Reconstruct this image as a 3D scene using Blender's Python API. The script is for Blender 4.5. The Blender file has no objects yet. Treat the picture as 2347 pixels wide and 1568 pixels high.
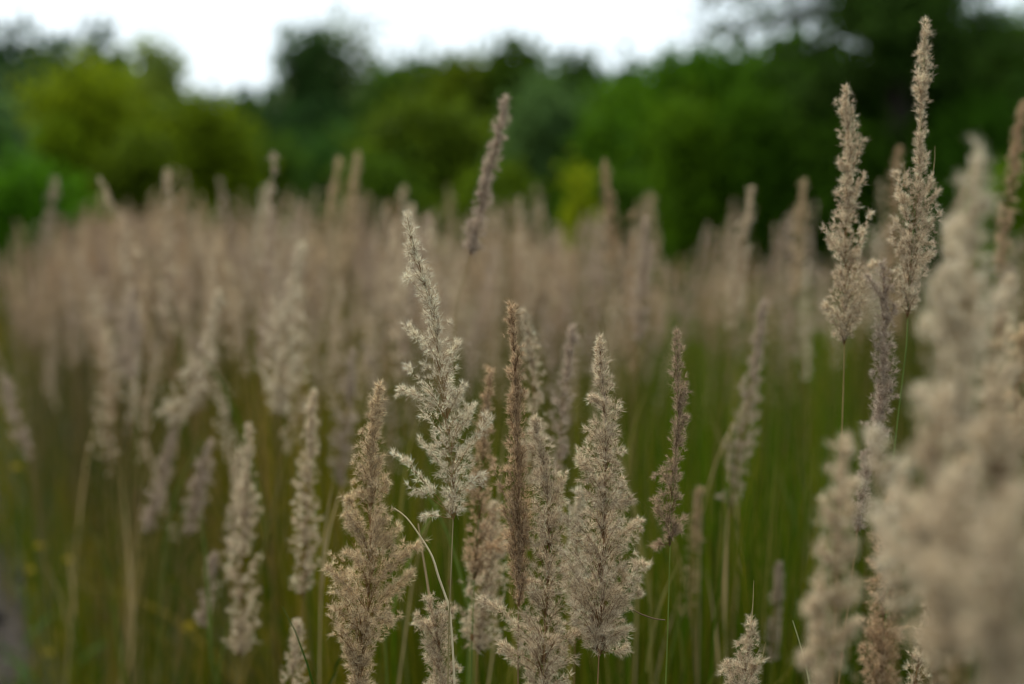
import bpy, math, random
import numpy as np
from mathutils import Vector, Matrix

# ---------------------------------------------------------------- camera, sky, sun, exposure
scene = bpy.context.scene
COL = scene.collection
CAM_Z = 1.15
PITCH = math.atan(261 / 2346 * 0.72)            # looks slightly down: eye level is a third from the top
cam_d = bpy.data.cameras.new("camera")
cam_d.lens = 50; cam_d.sensor_width = 36; cam_d.sensor_fit = 'HORIZONTAL'
cam_d.clip_start = 0.02; cam_d.clip_end = 3000
cam_d.dof.use_dof = True
cam_d.dof.focus_distance = 1.10
cam_d.dof.aperture_fstop = 3.0
cam_d.dof.aperture_blades = 0
cam = bpy.data.objects.new("camera", cam_d); COL.objects.link(cam)
cam.location = (0, 0, CAM_Z)
cam.rotation_euler = (math.pi / 2 - PITCH, 0, 0)
scene.camera = cam

SUN_EL, SUN_AZ = math.radians(50), math.radians(-35)   # high, behind the light cloud, to the left
world = bpy.data.worlds.new("World"); scene.world = world
world.use_nodes = True
nt = world.node_tree; nt.nodes.clear()
w_out = nt.nodes.new('ShaderNodeOutputWorld')
w_bg = nt.nodes.new('ShaderNodeBackground')
w_sky = nt.nodes.new('ShaderNodeTexSky'); w_sky.sky_type = 'NISHITA'
w_sky.sun_disc = False; w_sky.sun_elevation = SUN_EL; w_sky.sun_rotation = SUN_AZ
w_sky.dust_density = 4.0; w_sky.air_density = 1.5
w_geo = nt.nodes.new('ShaderNodeTexCoord')
w_noise = nt.nodes.new('ShaderNodeTexNoise'); w_noise.inputs['Scale'].default_value = 2.2
w_noise.inputs['Detail'].default_value = 5
w_ramp = nt.nodes.new('ShaderNodeMapRange')
w_ramp.inputs['From Min'].default_value = 0.3; w_ramp.inputs['From Max'].default_value = 0.7
w_ramp.inputs['To Min'].default_value = 0.82; w_ramp.inputs['To Max'].default_value = 0.97
w_mix = nt.nodes.new('ShaderNodeMix'); w_mix.data_type = 'RGBA'
w_mix.inputs['B'].default_value = (13.2, 15.0, 16.2, 1)   # closed bright cloud, same units as the sky texture
nt.links.new(w_geo.outputs['Generated'], w_noise.inputs['Vector'])
nt.links.new(w_noise.outputs['Fac'], w_ramp.inputs['Value'])
nt.links.new(w_ramp.outputs['Result'], w_mix.inputs['Factor'])
nt.links.new(w_sky.outputs['Color'], w_mix.inputs['A'])
nt.links.new(w_mix.outputs['Result'], w_bg.inputs['Color'])
w_bg.inputs['Strength'].default_value = 0.082
nt.links.new(w_bg.outputs['Background'], w_out.inputs['Surface'])

sun_d = bpy.data.lights.new("sun", 'SUN'); sun_d.energy = 3.7; sun_d.angle = math.radians(9)
sun_d.color = (1.0, 0.95, 0.86)
sun = bpy.data.objects.new("sun", sun_d); COL.objects.link(sun)
sdir = Vector((math.sin(SUN_AZ) * math.cos(SUN_EL), math.cos(SUN_AZ) * math.cos(SUN_EL), math.sin(SUN_EL)))
sun.rotation_euler = sdir.to_track_quat('Z', 'Y').to_euler()

scene.view_settings.view_transform = 'Standard'
scene.view_settings.look = 'None'
scene.view_settings.exposure = 0.2
scene.view_settings.gamma = 1
scene.view_settings.use_curve_mapping = False
scene.render.engine = 'CYCLES'
cy = scene.cycles
cy.max_bounces = 6; cy.diffuse_bounces = 4; cy.glossy_bounces = 2; cy.transmission_bounces = 4
cy.transparent_max_bounces = 4
cy.use_denoising = True
cy.pixel_filter_type = 'BLACKMAN_HARRIS'; cy.filter_width = 1.15
cy.use_adaptive_sampling = True; cy.adaptive_threshold = 0.012
cy.sample_clamp_indirect = 4

RNG = np.random.default_rng(7)
TANW = 0.72


def P(u, v, d):
    """Point at distance d along the view axis, seen at (u, v) of the 2346 x 1568 photograph."""
    x = (u - 1173) / 2346 * TANW * d
    y = (784 - v) / 2346 * TANW * d
    c, s = math.cos(PITCH), math.sin(PITCH)
    return np.array((x, c * d + s * y, CAM_Z - s * d + c * y))


# ---------------------------------------------------------------- materials
def leafy_material(name, rough=0.6, trans=0.3, attr="tint", noise=0.0, nscale=60, spec=0.06):
    m = bpy.data.materials.new(name); m.use_nodes = True
    n, l = m.node_tree.nodes, m.node_tree.links
    n.clear()
    out = n.new('ShaderNodeOutputMaterial')
    at = n.new('ShaderNodeAttribute'); at.attribute_name = attr
    src = at.outputs['Color']
    if noise:
        tc = n.new('ShaderNodeTexCoord')
        nz = n.new('ShaderNodeTexNoise'); nz.inputs['Scale'].default_value = nscale; nz.inputs['Detail'].default_value = 3
        mr = n.new('ShaderNodeMapRange'); mr.inputs['From Min'].default_value = 0.3; mr.inputs['From Max'].default_value = 0.7
        mr.inputs['To Min'].default_value = 1 - noise; mr.inputs['To Max'].default_value = 1 + noise
        mu = n.new('ShaderNodeVectorMath'); mu.operation = 'SCALE'
        l.new(tc.outputs['Object'], nz.inputs['Vector']); l.new(nz.outputs['Fac'], mr.inputs['Value'])
        l.new(src, mu.inputs[0]); l.new(mr.outputs['Result'], mu.inputs['Scale'])
        src = mu.outputs['Vector']
    p = n.new('ShaderNodeBsdfPrincipled'); p.inputs['Roughness'].default_value = rough
    p.inputs['Specular IOR Level'].default_value = spec
    t = n.new('ShaderNodeBsdfTranslucent')
    mx = n.new('ShaderNodeMixShader'); mx.inputs['Fac'].default_value = trans
    l.new(src, p.inputs['Base Color']); l.new(src, t.inputs['Color'])
    l.new(p.outputs[0], mx.inputs[1]); l.new(t.outputs[0], mx.inputs[2])
    l.new(mx.outputs[0], out.inputs['Surface'])
    return m


M_SEED = leafy_material("seed_head_chaff", 0.55, 0.38)
M_STEM = leafy_material("grass_stem", 0.45, 0.05, noise=0.15, nscale=40)
M_BLADE = leafy_material("grass_blade", 0.6, 0.3, noise=0.12, nscale=25, spec=0.03)
M_LEAF = leafy_material("tree_leaves", 0.7, 0.45, spec=0.02)
M_BARK = leafy_material("bark", 0.9, 0.0, noise=0.35, nscale=6)
M_PETAL = leafy_material("yellow_petal", 0.5, 0.3)
M_STONE = leafy_material("pebble", 0.85, 0.0, noise=0.25, nscale=30)


def ground_material(name, c1, c2, c3, scale):
    m = bpy.data.materials.new(name); m.use_nodes = True
    n, l = m.node_tree.nodes, m.node_tree.links
    p = n['Principled BSDF']; p.inputs['Roughness'].default_value = 1.0; p.inputs['Specular IOR Level'].default_value = .08
    tc = n.new('ShaderNodeTexCoord')
    a = n.new('ShaderNodeTexNoise'); a.inputs['Scale'].default_value = scale; a.inputs['Detail'].default_value = 9
    r = n.new('ShaderNodeValToRGB')
    r.color_ramp.elements[0].position = 0.35; r.color_ramp.elements[0].color = (*c1, 1)
    r.color_ramp.elements[1].position = 0.68; r.color_ramp.elements[1].color = (*c3, 1)
    e = r.color_ramp.elements.new(0.5); e.color = (*c2, 1)
    b = n.new('ShaderNodeBump'); b.inputs['Strength'].default_value = 0.6; b.inputs['Distance'].default_value = 0.02
    l.new(tc.outputs['Object'], a.inputs['Vector']); l.new(a.outputs['Fac'], r.inputs['Fac'])
    l.new(r.outputs['Color'], p.inputs['Base Color']); l.new(a.outputs['Fac'], b.inputs['Height'])
    l.new(b.outputs['Normal'], p.inputs['Normal'])
    return m


M_GROUND = ground_material("meadow_soil", (.018, .022, .008), (.03, .04, .012), (.06, .055, .03), 9)
M_PATH = ground_material("gravel_path", (.02, .017, .014), (.032, .026, .02), (.06, .05, .04), 28)


# ---------------------------------------------------------------- mesh helpers
def unit(a):
    return a / np.maximum(np.linalg.norm(a, axis=-1, keepdims=True), 1e-9)


def tri_mesh(name, verts, cols, mat, faces=None, smooth=False):
    """verts (n,3); cols (n,3); faces (m,3) or None for plain triangle soup."""
    verts = np.asarray(verts, np.float32).reshape(-1, 3)
    if faces is None:
        faces = np.arange(len(verts), dtype=np.int32).reshape(-1, 3)
    faces = np.asarray(faces, np.int32)
    k = faces.shape[1]
    me = bpy.data.meshes.new(name)
    me.vertices.add(len(verts)); me.vertices.foreach_set('co', verts.ravel())
    me.loops.add(faces.size); me.loops.foreach_set('vertex_index', faces.ravel())
    me.polygons.add(len(faces)); me.polygons.foreach_set('loop_start', np.arange(0, faces.size, k, dtype=np.int32))
    if smooth:
        me.polygons.foreach_set('use_smooth', np.ones(len(faces), bool))
    ca = me.color_attributes.new("tint", 'FLOAT_COLOR', 'POINT')
    c4 = np.ones((len(verts), 4), np.float32); c4[:, :3] = np.asarray(cols, np.float32).reshape(-1, 3)
    ca.data.foreach_set('color', c4.ravel())
    me.materials.append(mat)
    me.update(); me.validate()
    return me


def link(name, data, parent=None, loc=None):
    o = bpy.data.objects.new(name, data); COL.objects.link(o)
    if parent is not None: o.parent = parent
    if loc is not None: o.location = loc
    return o


def tag(o, label=None, cat=None, group=None, kind=None):
    for k, val in (('label', label), ('category', cat), ('group', group), ('kind', kind)):
        if val: o[k] = val
    return o


class Soup:
    """Collects indexed quads/triangles (all stored as triangles)."""
    def __init__(s): s.v = []; s.c = []; s.f = []; s.n = 0
    def add(s, v, c, f):
        v = np.asarray(v, np.float32).reshape(-1, 3)
        c = np.broadcast_to(np.asarray(c, np.float32), v.shape)
        s.v.append(v); s.c.append(c); s.f.append(np.asarray(f, np.int32) + s.n); s.n += len(v)
    def tube(s, pts, radii, col, sides=5):
        pts = np.asarray(pts, float); n = len(pts)
        radii = np.broadcast_to(np.asarray(radii, float), (n,))
        tan = unit(np.gradient(pts, axis=0))
        ref = np.array((0.31, 0.95, 0.05)); a = unit(np.cross(tan, ref)); b = np.cross(tan, a)
        th = np.arange(sides) / sides * 2 * math.pi
        ring = (a[:, None] * np.cos(th)[None, :, None] + b[:, None] * np.sin(th)[None, :, None]) * radii[:, None, None]
        v = (pts[:, None] + ring).reshape(-1, 3)
        i = np.arange(n - 1)[:, None] * sides; j = np.arange(sides)[None]; k = (j + 1) % sides
        q = np.stack([i + j, i + k, i + sides + k, i + sides + j], -1).reshape(-1, 4)
        f = np.concatenate([q[:, [0, 1, 2]], q[:, [0, 2, 3]]])
        col = np.asarray(col, float)
        if col.ndim == 2: col = np.repeat(col, sides, 0)
        s.add(v, col, f)
    def mesh(s, name, mat, smooth=True):
        return tri_mesh(name, np.concatenate(s.v), np.concatenate(s.c), mat, np.concatenate(s.f), smooth)


def spline(pts, n):
    """Smooth (Catmull-Rom) resampling of a list of points."""
    p = np.asarray(pts, float)
    if len(p) == 2:
        t = np.linspace(0, 1, n)[:, None]; return p[0] * (1 - t) + p[1] * t
    d = np.concatenate([[0], np.cumsum(np.linalg.norm(np.diff(p, axis=0), axis=1))])
    q = np.vstack([2 * p[0] - p[1], p, 2 * p[-1] - p[-2]])
    ts = np.linspace(0, d[-1], n); out = []
    for t in ts:
        i = min(int(np.searchsorted(d, t, 'right')) - 1, len(p) - 2)
        x = (t - d[i]) / max(d[i + 1] - d[i], 1e-9)
        a, b, c, e = q[i], q[i + 1], q[i + 2], q[i + 3]
        out.append(0.5 * ((2 * b) + (c - a) * x + (2 * a - 5 * b + 4 * c - e) * x * x + (3 * b - a - 3 * c + e) * x ** 3))
    return np.array(out)


# ---------------------------------------------------------------- seed heads
PAL = {   # glume (brown scales) and hair (pale silk) colours
    'tan':   ((.17, .085, .034), (.88, .72, .50)),
    'gold':  ((.20, .105, .036), (.78, .61, .38)),
    'pale':  ((.26, .165, .08), (.88, .76, .56)),
    'straw': ((.22, .12, .045), (.90, .79, .58)),
    'brown': ((.17, .085, .035), (.66, .48, .29)),
    'dark':  ((.13, .070, .035), (.54, .40, .26)),
    'mauve': ((.20, .12, .078), (.62, .50, .375)),
}


def spikelets(pos, dr, pal, rng, K=8, length=0.0048, width=0.00042, spread=0.36, tone=None):
    """Every spikelet: a few brown glumes and a tuft of silky hairs fanning from one foot."""
    N = len(pos)
    sc = rng.uniform(0.75, 1.25, (N, 1, 1))
    d = dr[:, None, :] + rng.normal(0, spread, (N, K, 3))
    d = unit(d)
    L = length * sc * rng.uniform(0.7, 1.15, (N, K, 1))
    kind = np.zeros((1, K, 1)); kind[:, :max(2, K // 3)] = 1        # glumes first
    W = width * (0.62 + 0.75 * kind) * rng.uniform(.8, 1.2, (N, K, 1))
    L = L * (1 - 0.18 * kind)
    side = unit(np.cross(d, rng.normal(0, 1, (N, K, 3))))
    b0 = pos[:, None, :] + d * L * 0.05
    v = np.stack([b0 - side * W * .5 + d * L * .3 * kind, b0 + side * W * .5, b0 + d * L], 2)
    br = np.array(pal[0]); pa = np.array(pal[1])
    if tone is None: tone = np.ones(N)
    tn = (tone * rng.uniform(.60, 1.30, N))[:, None, None, None]
    mixk = np.clip(0.80 - 0.62 * kind + rng.normal(0, .12, (N, K, 1)), 0, 1)[:, :, None, :]
    tipw = np.array((0.0, 0.0, 0.50)).reshape(1, 1, 3, 1)
    f = np.clip(mixk + tipw, 0, 1)
    c = (br * (1 - f) + pa * f) * tn
    return v.reshape(-1, 3), np.clip(c, 0, .92).reshape(-1, 3)


def plume(rng, a, mid, b, n, radial, r_in=0.18, flare=0.0):
    """Spikelets in loose tufts on short twigs along the bent branch a-mid-b; returns feet and directions."""
    nt = max(4, int(n / 2))
    t = np.sort(r_in + (1 - r_in) * rng.uniform(0, 1, nt) ** 0.85)[:, None]
    p = a * (1 - t) ** 2 + 2 * mid * t * (1 - t) + b * t * t
    tg = unit(2 * (mid - a) * (1 - t) + 2 * (b - mid) * t)
    off = unit(np.cross(tg, rng.normal(0, 1, (nt, 3))))
    tw = unit(tg * rng.uniform(.5, 1.3, (nt, 1)) + off)                      # each twig's own direction
    ln = radial * rng.uniform(.35, 1.6, (nt, 1)) * (1 - .55 * t)
    k = rng.integers(0, nt, n)
    s_ = rng.uniform(.15, 1, (n, 1))
    pos = p[k] + tw[k] * ln[k] * s_ + rng.normal(0, .0009, (n, 3))
    return pos, unit(tw[k] + tg[k] * .25 + rng.normal(0, .30 + flare * .3, (n, 3)))


def seed_head(name, axis, env, rng, pal='tan', nb=90, per=26, lobes=(), K=8, length=.0048, width=.00042,
              spike=0.0, ragged=0.35, ang=(22, 42), pr=.0052, right=None, core=1.0, depthk=0.8, r_in=.18, brk=.62, spread=.36):
    """axis: (n,3) foot to tip of the head. env: rows (t, left, right) half widths in metres along it.
    lobes: list of (t_start, endpoint, n_spikelets, radius) side branches with a known tip."""
    n = 60
    ax = spline(axis, n); L = np.linalg.norm(np.diff(ax, axis=0), axis=1).sum()
    tt = np.linspace(0, 1, n); tan = unit(np.gradient(ax, axis=0))
    env = np.array(env, float)
    right = np.array((1., 0, 0)) if right is None else right
    palc = PAL[pal]
    def at(t): return np.array([np.interp(t, tt, ax[:, k]) for k in range(3)])
    P_, D_, T_ = [], [], []
    s = Soup()
    bcol = np.array(palc[0]) * 1.1
    # whorls: branches start together at nodes up the rachis
    for i in range(nb):
        te = 0.04 + .96 * rng.random() ** 1.08
        phi = rng.uniform(0, 2 * math.pi)
        wl, wr = np.interp(te, env[:, 0], env[:, 1]), np.interp(te, env[:, 0], env[:, 2])
        cx = math.cos(phi)
        side = wr if cx > 0 else wl
        lat = abs(cx) ** .6 * side * 1.12 * (1 - ragged * rng.uniform(0, 1)); dep = math.sin(phi) * (wl + wr) * .5 * depthk * (1 - ragged * rng.uniform(0, 1))
        reach = math.hypot(lat, dep)
        rise = reach / math.tan(math.radians(rng.uniform(*ang))) + .004
        ts = te - rise / L
        if ts < 0: ts = rng.uniform(0, .03)
        q = round(ts * L / .013) * .013 / L                                   # node spacing
        ts = min(max(q + rng.normal(0, .002), 0), .985)
        a = at(ts)
        tg = np.array([np.interp(ts, tt, tan[:, k]) for k in range(3)])
        b = at(te) + right * (lat if cx > 0 else -lat) + np.array((0, 1., 0)) * dep
        ln = np.linalg.norm(b - a)
        mid = a + tg * ln * .5 + (b - a) * .12 + rng.normal(0, .0016, 3)
        m = max(4, int(per * (ln / .03) ** .8 * (0.75 if te > .85 else 1)))
        p, d = plume(rng, a, mid, b, m, pr, r_in)
        P_.append(p); D_.append(d); T_.append(np.full(m, rng.uniform(.86, 1.12)))
        tb = np.linspace(0, 1, 5)[:, None]
        s.tube(a * (1 - tb) ** 2 + 2 * mid * tb * (1 - tb) + b * tb * tb, np.linspace(.00030, .00012, 5), bcol, 3)
    for (ts, b, m, rad) in lobes:
        b = np.asarray(b, float); a = at(ts); tg = np.array([np.interp(ts, tt, tan[:, k]) for k in range(3)])
        ln = np.linalg.norm(b - a)
        mid = a + (b - a) * .5 + tg * ln * .10 + rng.normal(0, .001, 3)
        p, d = plume(rng, a, mid, b, m, rad, .22, .25)
        P_.append(p); D_.append(d); T_.append(np.full(m, rng.uniform(.95, 1.15)))
        tb = np.linspace(0, 1, 7)[:, None]
        bez = a * (1 - tb) ** 2 + 2 * mid * tb * (1 - tb) + b * tb * tb
        s.tube(bez, np.linspace(.00036, .00014, 7), bcol, 3)
        # twigs on the side branch, each with a brush of spikelets
        for _ in range(max(2, m // 26)):
            t0 = rng.uniform(.3, .95); c0 = a * (1 - t0) ** 2 + 2 * mid * t0 * (1 - t0) + b * t0 * t0
            e = c0 + unit((b - a) * 1.0 / max(ln, 1e-6) + rng.normal(0, .55, 3)) * rng.uniform(.006, .013) * min(1, rad / .005)
            p, d = plume(rng, c0, (c0 + e) / 2, e, 13, rad * .5, .1)
            P_.append(p); D_.append(d); T_.append(np.full(13, rng.uniform(.92, 1.18)))
    # spikelets hugging the upper rachis
    m = int(260 * core * L / .25)
    te = rng.uniform(brk, 1, m) if core > 0 else np.zeros(0)
    if m:
        a = np.stack([np.interp(te, tt, ax[:, k]) for k in range(3)], -1)
        tg = np.stack([np.interp(te, tt, tan[:, k]) for k in range(3)], -1)
        off = unit(np.cross(tg, rng.normal(0, 1, (m, 3))))
        P_.append(a + off * rng.uniform(0, .002, (m, 1))); D_.append(unit(tg + off * .55)); T_.append(np.ones(m))
    pos = np.concatenate(P_); dr = np.concatenate(D_); tone = np.concatenate(T_)
    v, c = spikelets(pos, dr, palc, rng, K, length, width, spread, tone)
    s.add(v, c, np.arange(len(v)).reshape(-1, 3))
    return s.mesh(name, M_SEED, smooth=False), ax


STEMC = {'green': (.10, .13, .025), 'olive': (.16, .14, .035), 'straw': (.34, .25, .11), 'brown': (.22, .12, .05)}


def stem_mesh(pts, r0=.0013, r1=.0005, col='olive', top=None):
    n = 26
    p = spline(pts, n)
    c0 = np.array(STEMC[col]); c1 = np.array(top if top is not None else STEMC['brown'])
    t = np.linspace(0, 1, n)[:, None]
    c = c0 * (1 - t) + c1 * t
    s = Soup(); s.tube(p, np.linspace(r0, r1, n), c, 6)
    zs = p[:, 2]
    for z in (0.28, 0.55, 0.80):                                   # nodes on the culm
        if zs.min() < z < zs.max():
            i = int(np.argmin(abs(zs - z))); q = p[i]
            s.tube([q - (0, 0, .003), q, q + (0, 0, .003)], [r0 * .8, r0 * 1.5, r0 * .8], np.array(STEMC['brown']) * .7, 6)
    return s.mesh("stem", M_STEM)


def blade_geo(root, az, length, width, droop, lean, rng, n=7):
    """A folded, drooping grass leaf; returns verts (2n+n,3) and faces."""
    t = np.linspace(0, 1, n)
    h = np.array((math.cos(az), math.sin(az), 0.)); side = np.array((-math.sin(az), math.cos(az), 0.))
    ang = math.radians(90) - lean - droop * t ** 1.6
    st = length / (n - 1)
    x = np.concatenate([[0], np.cumsum(np.cos(ang[:-1]) * st)]); z = np.concatenate([[0], np.cumsum(np.sin(ang[:-1]) * st)])
    c = root + h * x[:, None] + np.array((0, 0, 1.)) * z[:, None]
    w = width * (1 - t ** 2.2) * np.minimum(1, .45 + t * 3) * .5 + .00015
    nrm = np.stack([-np.sin(ang) * h[0], -np.sin(ang) * h[1], np.cos(ang)], -1)
    twist = rng.uniform(-.9, .9) * t
    sd = side * np.cos(twist)[:, None] + nrm * np.sin(twist)[:, None]
    v = np.concatenate([c - sd * w[:, None], c + nrm * (-w[:, None] * .35), c + sd * w[:, None]])
    i = np.arange(n - 1)
    f = np.concatenate([np.stack([i, i + n, i + n + 1], -1), np.stack([i, i + n + 1, i + 1], -1),
                        np.stack([i + n, i + 2 * n, i + 2 * n + 1], -1), np.stack([i + n, i + 2 * n + 1, i + n + 1], -1)])
    return v, f


def leaf_mesh(root, az, length, width, droop, lean, rng, col):
    v, f = blade_geo(np.asarray(root), az, length, width, droop, lean, rng, 10)
    s = Soup(); s.add(v, np.array(col) * rng.uniform(.8, 1.2), f)
    return s.mesh("leaf", M_BLADE)


GREENS = [(.018, .036, .0015), (.031, .057, .002), (.050, .055, .003), (.080, .068, .006), (.15, .11, .032)]


def reed(spec, seed):
    """One reed grass plant placed where the photograph shows it: stem, seed head and leaves."""
    rng = np.random.default_rng(seed)
    d = spec['d']; sc = d * TANW / 2346                                  # metres in one photo pixel there
    lean_d = spec.get('dd', 0.0)
    axv = spec['axis']                                                   # tip first
    pts = [P(u, v, d + lean_d * (1 - i / (len(axv) - 1))) for i, (u, v) in enumerate(axv)][::-1]
    axis = np.array(pts)
    v_tip, v_foot = axv[0][1], axv[-1][1]
    ek = spec.get('ek', 1.0)
    env = sorted([((v_foot - v) / (v_foot - v_tip), wl * sc * ek, wr * sc * ek) for v, wl, wr in spec['env']])
    lobes = []
    for l in spec.get('lobes', ()):
        v0, u1, v1 = l[:3]; m = l[3] if len(l) > 3 else 60
        rad = (l[4] if len(l) > 4 else 13) * sc
        lobes.append(((v_foot - v0) / (v_foot - v_tip), P(u1, v1, d + rng.normal(0, .006)), m, rad))
    kw = dict(spec.get('kw', {}))
    lod = spec.get('lod', 1.0)
    kw.setdefault('K', 9); kw.setdefault('spread', .52); kw['nb'] = int(kw.get('nb', 90) * 1.1); kw.setdefault('width', .00038); kw.setdefault('length', .0052); kw['per'] = int(kw.get('per', 26) * .66)
    if lod != 1.0:
        kw['length'] = kw.get('length', .0048) * (1 + (lod - 1) * .3); kw['width'] = kw.get('width', .00042) * lod * 1.15; kw['K'] = 6
        kw['per'] = int(kw.get('per', 26) / lod * 1.05)
    me, ax = seed_head("seed_head", axis, env, rng, spec.get('pal', 'tan'), lobes=lobes, **kw)
    # stem: photo points below the head, then down to the ground
    st = [P(u, v, d + lean_d) for u, v in spec.get('stem', [])]
    path = st[::-1] + [axis[0]]
    low = path[0]
    run = (path[0] - (path[1] if len(path) > 1 else axis[1])); run = run / max(abs(run[2]), 1e-3)
    slope = np.clip(run[:2], -.12, .12)
    foot = np.array((low[0] + slope[0] * low[2] * .5, low[1] + rng.uniform(0, .02), 0.0))
    midp = (foot + low) / 2 + np.array((slope[0] * low[2] * .12, 0, 0))
    # everything is stored relative to the foot
    root = link(spec.get('name', 'reed_stalk'), None, None, Vector(foot))
    tag(root, spec['label'], 'grass stalk', spec.get('group', 'reed grass stalks around the point of focus'))
    def shift(m):
        m.transform(Matrix.Translation(-Vector(foot))); return m
    full = np.vstack([foot, midp, *path, *ax[8::8]])
    link("stem", shift(stem_mesh(full, .0012, .0003, spec.get('stemc', 'olive'), spec.get('stemtop'))), root)
    link("seed_head", shift(me), root)
    for k in range(spec.get('leaves', 2)):
        z = rng.uniform(.12, .60); q = foot * (1 - z / low[2]) + low * (z / low[2])
        lm = leaf_mesh(q, rng.uniform(0, 6.28), rng.uniform(.2, .34), rng.uniform(.003, .005), rng.uniform(.5, 1.3),
                       rng.uniform(.08, .3), rng, GREENS[rng.integers(0, 4)])
        link("leaf", shift(lm), root)
    for (uv, r) in spec.get('straws', ()):
        s = Soup(); pp = spline([P(u, v, d) for u, v in uv], 14)
        s.tube(pp, np.linspace(r, r * .3, 14), (.42, .31, .15), 5)
        link("awn_stalk", shift(s.mesh("awn_stalk", M_STEM)), root)
    return root


def E(*rows): return list(rows)


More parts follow.
